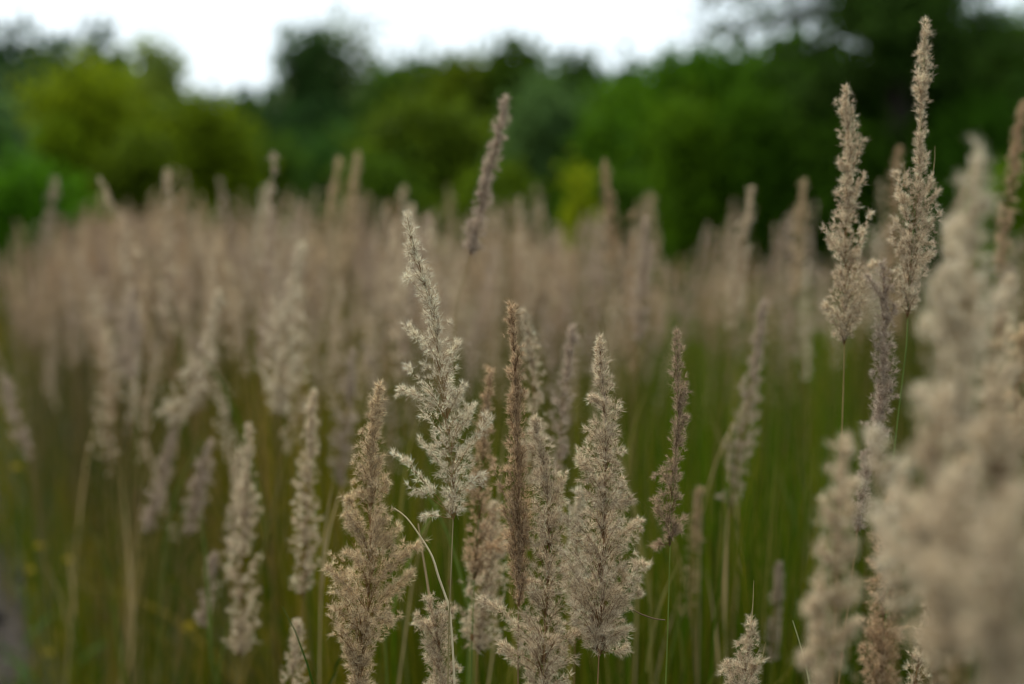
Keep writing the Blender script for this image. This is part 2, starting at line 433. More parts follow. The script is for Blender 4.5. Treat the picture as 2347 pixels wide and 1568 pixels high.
HERO = [
 dict(label="full fluffy seed head with golden tip, left end of the arching pale straw", d=1.08, pal='gold',
  axis=[(868,885),(856,960),(850,1050),(850,1150),(846,1280),(842,1400),(828,1490),(822,1600)],
  env=E((885,4,4),(930,14,14),(1000,32,24),(1050,36,36),(1120,46,42),(1160,52,50),(1200,70,44),(1260,84,76),(1310,94,88),(1380,86,82),(1430,76,74),(1480,46,40),(1520,32,30),(1600,30,30)),
  lobes=[(1280,795,1130,90,15),(1400,748,1300,110,16),(1360,955,1252,120,16),(1420,938,1318,90,16),(1470,762,1390,70,16),(1290,915,1205,70,14),(1200,888,1100,50,12),(1230,790,1180,60,13),(1450,900,1420,60,15)],
  kw=dict(nb=185, per=30, ragged=.45, ang=(22,40)), stemtop=(.30,.17,.08)),
 dict(label="tall open whitish seed head leaning left, its tip highest of the sharp cluster", d=1.10, pal='straw',
  axis=[(935,490),(942,550),(962,620),(990,700),(1002,780),(1012,880),(1026,980),(1038,1090),(1038,1195)],
  env=E((490,3,3),(540,12,10),(580,16,18),(640,28,22),(700,24,26),(735,20,28),(770,50,44),(820,50,46),(870,52,46),(930,66,50),(990,58,52),(1060,42,44),(1120,30,36),(1195,10,10)),
  lobes=[(720,930,632,46,12),(860,942,758,80,14),(900,1048,785,70,15),(960,916,890,90,14),(960,1056,895,70,14),(1040,1082,932,80,14),(1090,1124,962,100,14),(1185,903,1036,90,11),(1185,934,1112,20,8),(1190,964,1182,20,8),(1100,960,1010,60,12),(1150,1105,1090,60,14),(950,935,845,44,12)],
  kw=dict(nb=135, per=25, ragged=.5, ang=(26,50), core=1.2, brk=.52, K=8), stem=[(1034,1290),(1030,1400),(1026,1568)], stemc='olive', stemtop=(.26,.2,.1)),
 dict(label="slender dense brown spike standing upright in the middle of the sharp cluster", d=1.10, pal='brown',
  axis=[(1170,695),(1175,760),(1180,860),(1184,960),(1187,1060),(1188,1180),(1188,1300),(1188,1395)],
  env=E((695,3,3),(740,13,13),(800,15,17),(880,20,20),(960,26,26),(1040,30,28),(1100,34,32),(1180,30,30),(1260,24,26),(1330,14,18),(1395,4,6)),
  lobes=[(1250,1132,1075,50,12),(1300,1150,1150,36,10),(1330,1215,1180,30,9)],
  kw=dict(nb=150, per=24, ragged=.4, ang=(12,24), pr=.003, core=2.4, brk=.25, depthk=1.0, spread=.36), stem=[(1187,1480),(1187,1600)], stemc='straw', stemtop=(.14,.07,.035)),
 dict(label="low bushy beige seed head with long drooping branches, right of brown spike", d=1.10, pal='tan',
  axis=[(1225,955),(1232,1000),(1246,1070),(1256,1150),(1258,1260),(1252,1370),(1248,1470),(1244,1610)],
  env=E((955,3,3),(1000,16,14),(1060,28,26),(1100,26,36),(1170,42,34),(1250,52,46),(1330,60,52),(1400,66,70),(1470,70,92),(1520,66,80),(1610,50,60)),
  lobes=[(1190,1285,1100,80,14),(1250,1284,1150,60,13),(1500,1098,1372,110,15),(1540,1148,1476,80,14),(1560,1165,1505,60,13),(1490,1345,1440,80,15),(1430,1205,1330,60,14)],
  kw=dict(nb=190, per=26, ragged=.5, ang=(24,46), brk=.7), stemtop=(.28,.17,.08)),
 dict(label="broad plume-like cream seed head on the right of the sharp cluster", d=1.09, pal='tan',
  axis=[(1375,775),(1378,850),(1386,930),(1388,1040),(1384,1160),(1382,1280),(1377,1400),(1372,1510)],
  env=E((775,3,3),(820,14,12),(860,16,20),(900,28,28),(960,36,38),(1040,56,40),(1100,58,42),(1150,54,60),(1200,84,70),(1280,90,86),(1350,86,88),(1410,80,72),(1460,50,62),(1510,14,16)),
  lobes=[(1180,1450,1143,90,14),(1290,1465,1192,110,15),(1390,1475,1290,120,15),(1440,1473,1350,90,15),(1500,1440,1440,100,14),(1500,1442,1490,40,12),(1330,1298,1195,100,15),(1430,1290,1310,80,15),(1120,1322,1045,70,13),(960,1352,905,36,11)],
  kw=dict(nb=205, per=30, ragged=.42, ang=(22,44)), stem=[(1368,1600)], stemc='brown', stemtop=(.20,.11,.05)),
 dict(label="narrow dark brown seed head alone on a thin green stem, right of the cream plume", d=1.13, pal='dark',
  axis=[(1550,755),(1552,820),(1555,900),(1553,980),(1546,1060),(1540,1140),(1535,1255)],
  env=E((755,3,3),(800,11,11),(860,18,16),(910,17,24),(960,16,18),(1020,16,16),(1070,22,16),(1130,26,16),(1190,22,18),(1230,8,8),(1255,3,3)),
  lobes=[(1225,1500,1160,40,9),(1250,1498,1252,18,8),(1235,1562,1190,30,9),(1130,1512,1075,24,10)],
  kw=dict(nb=70, per=20, ragged=.35, ang=(14,26), pr=.003, core=1.6, brk=.3), stem=[(1531,1400),(1524,1600)], stemc='green', stemtop=(.13,.17,.03)),
 dict(label="short ragged seed head below the arching straw, cut by the bottom edge", d=1.17, pal='tan',
  axis=[(982,1368),(990,1420),(1005,1480),(1010,1540),(1012,1640)],
  env=E((1368,8,8),(1390,20,24),(1430,40,34),(1480,36,40),(1540,38,38),(1640,30,30)),
  lobes=[(1480,952,1408,70,15),(1470,1040,1390,60,15)],
  kw=dict(nb=80, per=30, ragged=.5, core=.5, brk=.4)),
 dict(label="soft brownish seed head with dark middle, between whitish head and brown spike", d=1.24, pal='brown',
  axis=[(1124,845),(1116,920),(1110,1010),(1104,1100),(1096,1200),(1086,1330)],
  env=E((845,4,4),(900,12,12),(960,14,16),(1010,26,26),(1080,38,36),(1150,36,40),(1220,36,50),(1280,26,50),(1330,6,8)),
  lobes=[(1290,1170,1215,70,16),(1260,1165,1260,60,16)],
  kw=dict(nb=100, per=24, ragged=.5), stem=[(1083,1430),(1078,1600)], stemc='green', stemtop=(.1,.14,.03)),
 dict(label="hazy buff seed head rising just behind the brown spike's right shoulder", d=1.36, pal='tan', lod=1.3,
  axis=[(1200,712),(1212,780),(1222,880),(1222,1000),(1222,1120)],
  env=E((712,4,4),(760,12,14),(840,20,26),(920,24,30),(1000,30,30),(1060,30,30),(1120,6,6)), kw=dict(nb=80, per=24)),
 dict(label="hazy pinkish seed head bending leftward, between low bushy head and cream plume", d=1.42, pal='mauve', lod=1.3,
  axis=[(1312,748),(1308,800),(1295,880),(1286,960),(1278,1090)],
  env=E((748,6,6),(790,12,14),(840,14,16),(900,24,16),(960,26,20),(1030,24,20),(1090,8,6)), kw=dict(nb=70, per=22)),
 dict(label="pale mass of seed fluff low behind the dark-middled head", d=1.30, pal='tan', lod=1.25,
  axis=[(1130,1150),(1128,1220),(1120,1300),(1105,1400),(1095,1500)],
  env=E((1150,10,10),(1200,30,40),(1280,50,50),(1360,60,56),(1430,50,60),(1500,20,20)), kw=dict(nb=110, per=26, ragged=.6)),
 dict(label="blurred light seed head peeping out behind the left side of the cream plume", d=1.27, pal='pale', lod=1.2,
  axis=[(1330,1120),(1325,1180),(1320,1280),(1318,1400)],
  env=E((1120,10,10),(1170,24,20),(1250,30,30),(1330,30,30),(1400,8,8)), kw=dict(nb=70, per=26)),
 dict(label="dry seed tip with a long bare awn, at the bottom edge near green stem", d=1.05, pal='tan',
  axis=[(1722,1428),(1716,1470),(1706,1530),(1700,1640)],
  env=E((1428,3,3),(1460,12,12),(1500,24,22),(1540,34,40),(1640,40,44)),
  lobes=[(1600,1660,1520,50,12),(1600,1745,1508,46,12)],
  kw=dict(nb=50, per=24, ang=(14,28)), straws=[([(1716,1470),(1724,1400),(1727,1330)], .0004), ([(1738,1540),(1748,1500),(1754,1470)], .0003)]),
 dict(label="upright knobbly tan seed head against the dark trees, lower of the two tallest", d=1.22, pal='tan',
  axis=[(1937,200),(1941,260),(1945,330),(1943,420),(1937,520),(1938,620),(1938,700),(1934,792)],
  env=E((200,5,5),(235,16,14),(290,16,22),(330,24,22),(360,22,28),(420,22,24),(460,26,20),(520,34,26),(560,34,34),(620,28,44),(680,34,44),(730,36,36),(792,6,6)),
  lobes=[(430,1975,325,34,11),(520,1977,400,50,11),(600,1897,542,50,12),(640,1992,490,60,12),(700,2008,602,80,13),(745,1882,692,70,12),(770,1978,690,50,13),(660,1912,620,30,12)],
  kw=dict(nb=135, per=24, ragged=.4, ang=(18,34), core=1.5, brk=.45), stem=[(1932,900),(1928,1010),(1920,1250)], stemc='straw', stemtop=(.22,.14,.05)),
 dict(label="tallest seed head of all, thin whip-like tip over a broad loose lower half", d=1.20, pal='tan',
  axis=[(2122,48),(2118,110),(2119,180),(2110,250),(2108,330),(2104,410),(2094,500),(2086,610),(2079,732)],
  env=E((48,4,4),(90,14,10),(130,18,14),(180,20,14),(210,10,8),(260,9,8),(330,14,14),(370,22,18),(395,52,28),(440,52,40),(500,46,50),(560,44,44),(620,38,40),(680,24,24),(732,4,4)),
  lobes=[(160,2098,128,14,9),(230,2098,170,18,9),(560,2052,395,70,12),(520,2060,452,60,13),(560,2148,440,60,12),(600,2152,490,60,12),(680,2040,520,44,8),(660,2138,575,60,12),(700,2052,620,50,12)],
  kw=dict(nb=120, per=20, ragged=.45, ang=(16,32), core=1.3, brk=.42), stem=[(2076,800),(2062,920),(2048,1020),(2036,1300)], stemc='green', stemtop=(.10,.15,.03),
  straws=[([(2128,440),(2140,380),(2142,335)], .0004), ([(2070,430),(2072,390),(2070,360)], .0003)]),
 dict(label="long leaning greyish seed head below the two tallest, beside the blurred mass", d=1.20, pal='mauve',
  axis=[(2022,600),(2026,660),(2024,760),(2026,860),(2016,940),(1998,1040),(1975,1140),(1962,1230)],
  env=E((600,5,5),(640,10,14),(700,14,18),(760,18,20),(840,26,26),(900,26,28),(960,24,26),(1040,22,24),(1120,18,20),(1180,20,16),(1230,6,6)), kw=dict(nb=120, per=26, ang=(12,26), core=1.0, brk=.1), lobes=[(700,1992,640,20,10),(760,2052,700,24,10)]),
 dict(label="coarse reddish-brown seed head in front of the leaning greyish one, at the bottom", d=.98, pal='brown',
  axis=[(2040,1130),(2036,1200),(2030,1290),(2024,1400),(2020,1500),(2018,1640)],
  env=E((1130,6,6),(1180,24,22),(1260,34,34),(1340,44,40),(1420,50,50),(1500,46,50),(1640,40,40)), kw=dict(nb=130, per=24)),
 dict(label="thin loose seed head with green showing through, low beside the close blurred mass", d=1.02, pal='tan',
  axis=[(2150,1300),(2140,1380),(2120,1460),(2096,1560),(2080,1660)],
  env=E((1300,6,6),(1360,24,20),(1440,30,24),(1540,26,24),(1660,20,20)), kw=dict(nb=50, per=16, ragged=.6, ang=(18,36))),
 dict(label="small sunlit seed head tip at the right edge beside the big blurred plume", d=.84, pal='gold',
  axis=[(2346,745),(2336,820),(2330,900),(2328,1050)],
  env=E((745,5,5),(790,20,20),(860,26,26),(950,26,26),(1050,10,10)), kw=dict(nb=60, per=22)),
]
FORE = [
 dict(label="tallest big blurred plume at close range, pointed cream top against dark trees", d=.66, pal='pale',
  axis=[(2240,325),(2236,400),(2230,500),(2222,620),(2208,760),(2200,900),(2196,1040)],
  env=E((325,8,8),(370,26,26),(430,30,28),(470,26,24),(540,34,44),(620,50,56),(700,60,64),(800,70,66),(900,76,70),(1000,60,60),(1040,20,20)), kw=dict(nb=210, per=26, K=8)),
 dict(label="blurred rounded side plume just left of the tallest close one", d=.68, pal='pale',
  axis=[(2180,508),(2186,570),(2194,660),(2200,760),(2204,860)],
  env=E((508,6,6),(550,22,20),(610,24,22),(690,26,26),(780,26,26),(860,10,10)), kw=dict(nb=90, per=24)),
 dict(label="blurred plume lower left of the close group, above the leaning greyish head", d=.66, pal='pale',
  axis=[(2150,640),(2152,700),(2160,790),(2172,890),(2180,1000)],
  env=E((640,6,6),(680,20,18),(750,26,26),(840,32,34),(920,40,40),(1000,16,16)), kw=dict(nb=100, per=24)),
 dict(label="separate blurred upright plume rising left of the close mass over green grass", d=.74, pal='tan',
  axis=[(1932,1015),(1930,1080),(1924,1180),(1918,1300),(1914,1420),(1908,1560),(1904,1680)],
  env=E((1015,6,6),(1060,20,18),(1120,26,24),(1180,30,34),(1260,40,30),(1360,36,34),(1440,40,44),(1520,60,50),(1680,56,56)), kw=dict(nb=190, per=24),
  lobes=[(1520,1862,1378,120,22),(1640,1850,1500,90,22)]),
 dict(label="round pale blurred tip over the leaning greyish head", d=.72, pal='pale',
  axis=[(2002,985),(2006,1040),(2014,1120),(2030,1240)],
  env=E((985,10,10),(1020,24,26),(1080,30,40),(1160,40,56),(1240,20,20)), kw=dict(nb=90, per=26)),
 dict(label="wide blurred seed head in the upper middle of the close mass", d=.62, pal='mauve',
  axis=[(2150,900),(2150,960),(2140,1080),(2130,1200),(2130,1340)],
  env=E((900,10,10),(960,44,50),(1040,80,76),(1140,96,90),(1240,84,90),(1340,30,30)), kw=dict(nb=200, per=26)),
 dict(label="blurred tan seed head by the right edge below the sunlit tip", d=.60, pal='tan',
  axis=[(2290,840),(2292,920),(2286,1040),(2276,1180),(2270,1320)],
  env=E((840,10,10),(900,40,44),(1000,70,80),(1120,90,100),(1240,90,90),(1320,30,30)), kw=dict(nb=200, per=26)),
 dict(label="very blurred broad seed head low in the close mass", d=.52, pal='tan',
  axis=[(2190,1080),(2186,1160),(2170,1300),(2160,1420),(2160,1520)],
  env=E((1080,12,12),(1160,70,80),(1280,120,130),(1380,90,120),(1450,50,90),(1520,20,30)), kw=dict(nb=190, per=26)),
 dict(label="very blurred brownish seed head in the bottom right corner", d=.50, pal='tan',
  axis=[(2320,1120),(2316,1220),(2300,1360),(2290,1500),(2286,1660)],
  env=E((1120,14,14),(1200,80,80),(1320,110,110),(1440,90,110),(1560,80,100),(1660,60,60)), kw=dict(nb=210, per=26)),
 dict(label="blurred pale head with ragged left edge between the leaning greyish and close wide one", d=.70, pal='pale',
  axis=[(2070,1060),(2066,1140),(2060,1240),(2056,1340),(2050,1420)],
  env=E((1060,8,8),(1110,34,40),(1200,46,60),(1300,36,60),(1380,20,50),(1420,8,20)), kw=dict(nb=90, per=22, ragged=.6)),
 dict(label="blurred head crossing behind the tallest close plume on its right", d=.76, pal='mauve',
  axis=[(2310,640),(2296,720),(2276,820),(2260,940)],
  env=E((640,6,6),(700,20,20),(780,30,30),(860,34,34),(940,10,10)), kw=dict(nb=80, per=22)),
 dict(label="blurred greyish head filling the close mass under the tallest plume's foot", d=.72, pal='tan',
  axis=[(2230,960),(2226,1040),(2214,1150),(2206,1280),(2200,1400)],
  env=E((960,10,10),(1020,50,60),(1120,70,80),(1240,70,80),(1340,50,60),(1400,20,20)), kw=dict(nb=160, per=24, ragged=.6)),
 dict(label="blurred loose head low between the green gap and the bottom right corner", d=.78, pal='tan',
  axis=[(2170,1360),(2166,1430),(2150,1520),(2140,1640)],
  env=E((1360,8,8),(1410,30,40),(1500,40,50),(1640,40,40)), kw=dict(nb=70, per=20, ragged=.7)),
]
BACK = [
 dict(label="dark slanting seed head alone against the bushes, high above the centre", d=1.42, pal='mauve', lod=1.2,
  axis=[(1160,222),(1148,280),(1130,350),(1112,430),(1096,510),(1078,588)],
  env=E((222,5,5),(260,10,10),(330,14,18),(420,22,20),(480,24,20),(530,26,24),(588,24,18)), kw=dict(nb=120, per=22, ang=(10,22), core=1, brk=.1), stem=[(1066,610),(1050,680),(1042,740),(1036,1000)], stemc='straw', stemtop=(.2,.15,.04)),
 dict(label="pale leaning seed head with a wide fluffy foot, left side over olive stems", d=2.0, pal='pale',
  axis=[(503,668),(484,740),(456,830),(424,900),(400,985)],
  env=E((668,5,5),(720,13,13),(780,20,20),(850,34,40),(900,56,46),(950,50,40),(985,16,16)), kw=dict(nb=110, per=22)),
 dict(label="broad pale blurred seed head facing the camera left of the white leaning one", d=2.0, pal='pale',
  axis=[(690,560),(672,660),(655,740),(648,830),(640,960)],
  env=E((560,6,6),(640,12,12),(700,34,40),(760,54,54),(830,56,54),(900,46,46),(960,14,14)), kw=dict(nb=120, per=24)),
 dict(label="blurred stepped seed head reaching low, with shaggy tiers on its foot", d=1.62, pal='tan',
  axis=[(568,975),(566,1060),(560,1160),(556,1260),(554,1380),(550,1510)],
  env=E((975,5,5),(1030,13,13),(1090,18,20),(1140,30,40),(1200,36,36),(1280,40,44),(1360,38,44),(1440,42,46),(1480,36,34),(1510,10,10)), kw=dict(nb=140, per=22, ragged=.5)),
 dict(label="blurred tan seed head upright between the shaggy tiered one and the full golden one", d=1.52, pal='tan',
  axis=[(718,898),(714,980),(706,1080),(702,1180),(698,1280),(694,1372)],
  env=E((898,5,5),(960,14,16),(1020,20,20),(1100,30,26),(1180,34,36),(1260,32,38),(1320,30,26),(1372,12,12)), kw=dict(nb=120, per=22)),
 dict(label="blurred seed head tip poking up from the bottom edge, left of the golden one", d=1.36, pal='tan',
  axis=[(682,1425),(678,1480),(670,1540),(664,1640)],
  env=E((1425,4,4),(1470,12,12),(1540,22,24),(1640,30,30)), kw=dict(nb=60, per=22)),
 dict(label="grey-violet seed head below the dense band on the left, standing straight", d=2.3, pal='mauve',
  axis=[(305,660),(302,720),(300,790),(298,870)],
  env=E((660,5,5),(710,30,22),(770,36,28),(830,30,26),(870,10,10)), kw=dict(nb=90, per=20)),
 dict(label="slim blurred seed head slanting under the pale leaning one", d=2.0, pal='mauve',
  axis=[(398,985),(380,1060),(358,1140),(338,1225)],
  env=E((985,5,5),(1040,18,18),(1100,26,22),(1170,28,22),(1225,12,10)), kw=dict(nb=90, per=20)),
 dict(label="blurred seed head leaning right with a knob at its lower right", d=1.9, pal='mauve',
  axis=[(482,1010),(462,1080),(446,1150),(428,1230)],
  env=E((1010,5,5),(1060,16,20),(1120,20,34),(1180,20,24),(1230,10,10)), kw=dict(nb=90, per=20)),
 dict(label="small ragged blurred head low on the left, left of the tiered one", d=1.8, pal='mauve',
  axis=[(492,1270),(482,1320),(474,1380),(466,1440)],
  env=E((1270,6,6),(1310,20,20),(1360,26,22),(1410,22,16),(1440,10,10)), kw=dict(nb=60, per=20)),
 dict(label="seed head half hidden behind the tiered one's upper right", d=1.85, pal='tan',
  axis=[(548,1030),(542,1110),(538,1200),(530,1290)],
  env=E((1030,5,5),(1090,18,18),(1160,24,20),(1230,22,18),(1290,10,10)), kw=dict(nb=80, per=20)),
 dict(label="long blurred seed head right of the narrow dark one, drooping foot above green grass", d=1.75, pal='mauve',
  axis=[(1748,690),(1738,780),(1722,880),(1704,980),(1686,1080),(1672,1165)],
  env=E((690,5,5),(760,13,13),(840,22,22),(920,26,26),(1000,30,34),(1080,34,30),(1140,26,16),(1165,10,8)), kw=dict(nb=130, per=20)),
 dict(label="narrow reddish blurred seed head low beside the thin green stem", d=1.7, pal='brown',
  axis=[(1600,1120),(1594,1200),(1586,1300),(1574,1420)],
  env=E((1120,4,4),(1180,9,9),(1260,14,14),(1340,20,16),(1420,16,10)), kw=dict(nb=70, per=20)),
 dict(label="thin purplish blurred seed head low over green grass near the close upright plume", d=1.7, pal='mauve',
  axis=[(1785,1290),(1782,1350),(1776,1430),(1770,1520)],
  env=E((1290,4,4),(1340,11,11),(1420,16,16),(1520,14,14)), kw=dict(nb=60, per=20)),
 dict(label="blurred slanting seed head top left of the dark trunk, rising to bush height", d=2.1, pal='tan',
  axis=[(1722,432),(1712,500),(1698,580),(1684,660),(1672,760)],
  env=E((432,8,8),(480,16,16),(560,18,18),(640,20,20),(700,20,20),(760,10,10)), kw=dict(nb=90, per=20)),
 dict(label="blurred ochre seed head spire just left of the knobbly tall one", d=2.2, pal='gold',
  axis=[(1842,415),(1838,470),(1830,560),(1822,680)],
  env=E((415,6,6),(460,14,14),(540,20,22),(620,26,24),(680,10,10)), kw=dict(nb=80, per=20)),
 dict(label="dim brown blurred spire standing up against the olive bush, centre right", d=2.3, pal='brown',
  axis=[(1385,370),(1392,430),(1400,510),(1406,620)],
  env=E((370,6,6),(420,13,13),(500,18,20),(580,24,24),(620,10,10)), kw=dict(nb=80, per=20)),
 dict(label="left one of two thin ochre spires leaning together above the band", d=2.6, pal='gold',
  axis=[(778,362),(764,430),(745,520),(720,620),(700,690)],
  env=E((362,5,5),(420,11,11),(500,14,14),(600,16,16),(690,10,10)), kw=dict(nb=80, per=20)),
 dict(label="right one of two thin ochre spires leaning together above the band", d=2.6, pal='gold',
  axis=[(820,350),(812,420),(800,510),(788,620)],
  env=E((350,5,5),(410,12,12),(500,15,15),(620,12,12)), kw=dict(nb=80, per=20)),
 dict(label="pale blurred blunt spire against the dark bush, left of the two ochre spires", d=2.7, pal='pale',
  axis=[(612,428),(606,480),(600,540),(598,620)],
  env=E((428,10,10),(460,20,26),(520,22,26),(580,20,22),(620,10,10)), kw=dict(nb=80, per=20)),
 dict(label="lone greyish blurred tip above the left end of the band", d=2.9, pal='mauve',
  axis=[(130,408),(124,440),(116,490),(110,560)],
  env=E((408,7,7),(440,13,13),(490,14,14),(560,8,8)), kw=dict(nb=60, per=20)),
 dict(label="tall thin brown blurred head running along the right edge above the sunlit tip", d=1.75, pal='brown',
  axis=[(2344,235),(2332,320),(2318,420),(2304,520),(2288,640)],
  env=E((235,5,5),(300,13,13),(400,20,18),(500,20,20),(580,20,20),(640,10,10)), kw=dict(nb=110, per=20)),
 dict(label="dim blurred head standing between the two tallest heads, far behind them", d=2.2, pal='brown',
  axis=[(2060,340),(2050,420),(2044,520),(2040,640)],
  env=E((340,6,6),(400,14,14),(480,20,20),(560,20,20),(640,10,10)), kw=dict(nb=80, per=20)),
 dict(label="grey blurred head hugging the lower left of the narrow dark brown one", d=2.0, pal='mauve',
  axis=[(1480,500),(1478,580),(1470,680),(1462,790)],
  env=E((500,8,8),(560,20,20),(640,26,26),(720,26,26),(790,10,10)), kw=dict(nb=90, per=20)),
 dict(label="pale drooping blurred head at the left edge above the yellow flowers", d=2.2, pal='mauve',
  axis=[(12,870),(26,920),(46,980),(66,1030)],
  env=E((870,5,5),(910,14,14),(970,20,20),(1030,14,10)), kw=dict(nb=60, per=20)),
 dict(label="pinkish blurred head behind the full golden one's tip", d=1.9, pal='mauve',
  axis=[(810,800),(800,900),(788,1000),(776,1120)],
  env=E((800,6,6),(870,22,22),(960,30,30),(1050,28,28),(1120,10,10)), kw=dict(nb=90, per=20)),
]
seed = 100
for h in HERO:
    seed += 1
    if h.get('skip'): continue
    reed(h, seed)
for h in FORE:
    seed += 1
    h.setdefault('group', 'close blurred reed grass plumes'); h.setdefault('lod', 1.3); h['ek'] = .72
    if h['pal'] == 'mauve': h['pal'] = 'tan'
    h['kw'].update(ragged=.72, pr=.0085, ang=(20, 46), core=.6); h['kw']['nb'] = int(h['kw']['nb'] * .46)
    fr = np.random.default_rng(seed * 3); ev = h['env']; lb = list(h.get('lobes', ()))
    for (v_, wl_, wr_) in ev[2:-1]:                       # side branches that break the outline
        uc = float(np.interp(v_, [a[1] for a in h['axis']], [a[0] for a in h['axis']]))
        for sg, ww in ((-1, wl_), (1, wr_)):
            if fr.random() < .7: lb.append((min(v_ + ww * 1.5, h['axis'][-1][1]), uc + sg * ww * fr.uniform(.8, 1.35), v_ - fr.uniform(0, 30), 40, 13))
    h['lobes'] = lb
    reed(h, seed)
for h in BACK:
    seed += 1
    h.setdefault('group', 'blurred reed grass stalks behind the sharp cluster'); h.setdefault('lod', 1.7)
    reed(h, seed)

# the arching dry straws between the golden head and the short ragged one
def straw(pts, d, r, col, label):
    s = Soup(); p = spline([P(u, v, d) for u, v in pts], 30)
    s.tube(p, np.concatenate([np.linspace(r * .5, r, 12), np.linspace(r, r * .8, 18)]), col, 6)
    me = s.mesh("dry_straw", M_STEM); c = p[-1]
    me.transform(Matrix.Translation(-Vector(c)))
    return tag(link("dry_straw", me, None, Vector(c)), label, "straw", "loose dry straws")
straw([(903,1165),(930,1185),(962,1228),(990,1275),(1004,1320),(1020,1365),(1030,1400),(1038,1500),(1044,1640)], 1.10, .0010, (.55,.44,.27),
      "pale dry straw arching down to the right from the full golden seed head")
straw([(958,1200),(965,1250),(975,1310),(984,1370),(992,1430),(996,1640)], 1.18, .0011, (.40,.28,.15),
      "brownish dry straw standing close left of the arching pale one")
straw([(1446,1395),(1470,1408),(1500,1418),(1524,1421)], 1.12, .0006, (.14,.09,.05),
      "short dark straw bridging the cream plume and the thin green stem")
straw([(1816,1422),(1828,1460),(1842,1510),(1856,1580),(1868,1700)], 1.06, .0006, (.34,.32,.15),
      "thin pale grass tip slanting up left of the close upright plume")


# ---------------------------------------------------------------- setting: ground and path
def sheet(name, pts, z, mat, kind='structure'):
    me = bpy.data.meshes.new(name)
    me.from_pydata([(x, y, z) for x, y in pts], [], [tuple(range(len(pts)))])
    me.materials.append(mat)
    return tag(link(name, me), kind=kind)
sheet("ground", [(-900, -900), (900, -900), (900, 1500), (-900, 1500)], 0, M_GROUND)


def path_edge(y):        # right edge of the trodden gravel path, running off to the left
    return -1.03 - 0.33 * (y - 3.0) - .02 * (y - 3) ** 2 + .05 * math.sin(y * 2.3)
ys = np.linspace(-3, 14, 40)
sheet("path", [(path_edge(y), y) for y in ys] + [(path_edge(y) - 1.9, y) for y in ys[::-1]], .006, M_PATH)

# pebbles lying on it (nobody could count them)
s = Soup(); r = np.random.default_rng(5)
ico = np.array([(0,0,1),(.89,0,.45),(.28,.85,.45),(-.72,.53,.45),(-.72,-.53,.45),(.28,-.85,.45),(.72,.53,-.45),(-.28,.85,-.45),(-.89,0,-.45),(-.28,-.85,-.45),(.72,-.53,-.45),(0,0,-1)])
icf = np.array([(0,1,2),(0,2,3),(0,3,4),(0,4,5),(0,5,1),(1,6,2),(2,6,7),(2,7,3),(3,7,8),(3,8,4),(4,8,9),(4,9,5),(5,9,10),(5,10,1),(1,10,6),(6,11,7),(7,11,8),(8,11,9),(9,11,10),(10,11,6)])
for _ in range(4200):
    y = r.uniform(1.5, 9); x = path_edge(y) - r.uniform(-.1, 1.7)
    a = .003 + .016 * r.random() ** 3
    if r.random() < .02: a = r.uniform(.02, .04)
    v = ico * (a, a * r.uniform(.7, 1.2), a * r.uniform(.5, .8)) * r.uniform(.8, 1.2, (12, 1)); th = r.uniform(0, 6.3)
    R = np.array(((math.cos(th), -math.sin(th), 0), (math.sin(th), math.cos(th), 0), (0, 0, 1)))
    g = .025 + .12 * r.random() ** 2
    s.add(v @ R.T + (x, y, .008 + a * .25), (g, g * .88, g * .76), icf)
tag(link("pebbles", s.mesh("pebbles", M_STONE)), "small grey pebbles scattered on the gravel path", "pebbles", kind="stuff")


# ---------------------------------------------------------------- the reed grass field
def template(kind, rng, lod):
    """A stalk standing at the origin: returns the stem, seed head and leaf meshes."""
    h = rng.uniform(.98, 1.12); L = rng.uniform(.18, .28); lean = rng.normal(0, .05); lean2 = rng.normal(0, .04)
    foot = np.zeros(3); base = np.array((lean * .6, lean2 * .6, h - L)); tip = np.array((lean * 1.3 + rng.normal(0, .02), lean2 * 1.2, h))
    mid = (base + tip) / 2 + (rng.normal(0, .005), rng.normal(0, .005), 0)
    w = rng.uniform(.012, .036)
    env = [(0, .004, .004), (.12, w * .7, w * .7), (.3, w * rng.uniform(.85, 1.2), w * rng.uniform(.85, 1.2)), (.5, w * .85, w * .85),
           (.7, w * .55, w * .55), (.9, w * .28, w * .28), (1, .002, .002)]
    pal = ['tan', 'mauve', 'pale', 'tan', 'mauve', 'tan', 'brown', 'tan', 'gold', 'mauve'][kind % 10]
    nb = int(44 + 1200 * w)
    me, ax = seed_head("seed_head", [base, mid, tip], env, rng, pal, nb=int(nb / lod ** .5), per=max(4, int(18 / lod / 1.4)), K=5,
                       length=.0048 * (1 + .35 * (lod - 1)), width=.00055 * lod * 1.25, ragged=.5, core=.6 / lod, brk=.3)
    stem = stem_mesh(np.vstack([foot, base * .5, base, *ax[10::10]]), .0016, .0005, ['olive', 'green', 'straw', 'olive', 'brown'][kind % 5])
    leaves = []
    for k in range(3):
        z = rng.uniform(.1, .65)
        leaves.append(leaf_mesh(base * (z / base[2]), rng.uniform(0, 6.28), rng.uniform(.22, .4), rng.uniform(.004, .006),
                                rng.uniform(.4, 1.4), rng.uniform(.08, .3), rng, GREENS[int(rng.integers(0, 5))]))
    look = {'tan': 'tan', 'mauve': 'grey-pink', 'pale': 'pale cream', 'brown': 'brown', 'gold': 'golden'}[pal] + (' slim' if w < .021 else ' broad' if w > .031 else '')
    return stem, me, leaves, h, look


rng = np.random.default_rng(21)
temps = []
for k in range(12):
    temps.append(template(k, rng, 2.2))


def field_left(y):       # left boundary of the reeds, beside the path
    return path_edge(y) + .10


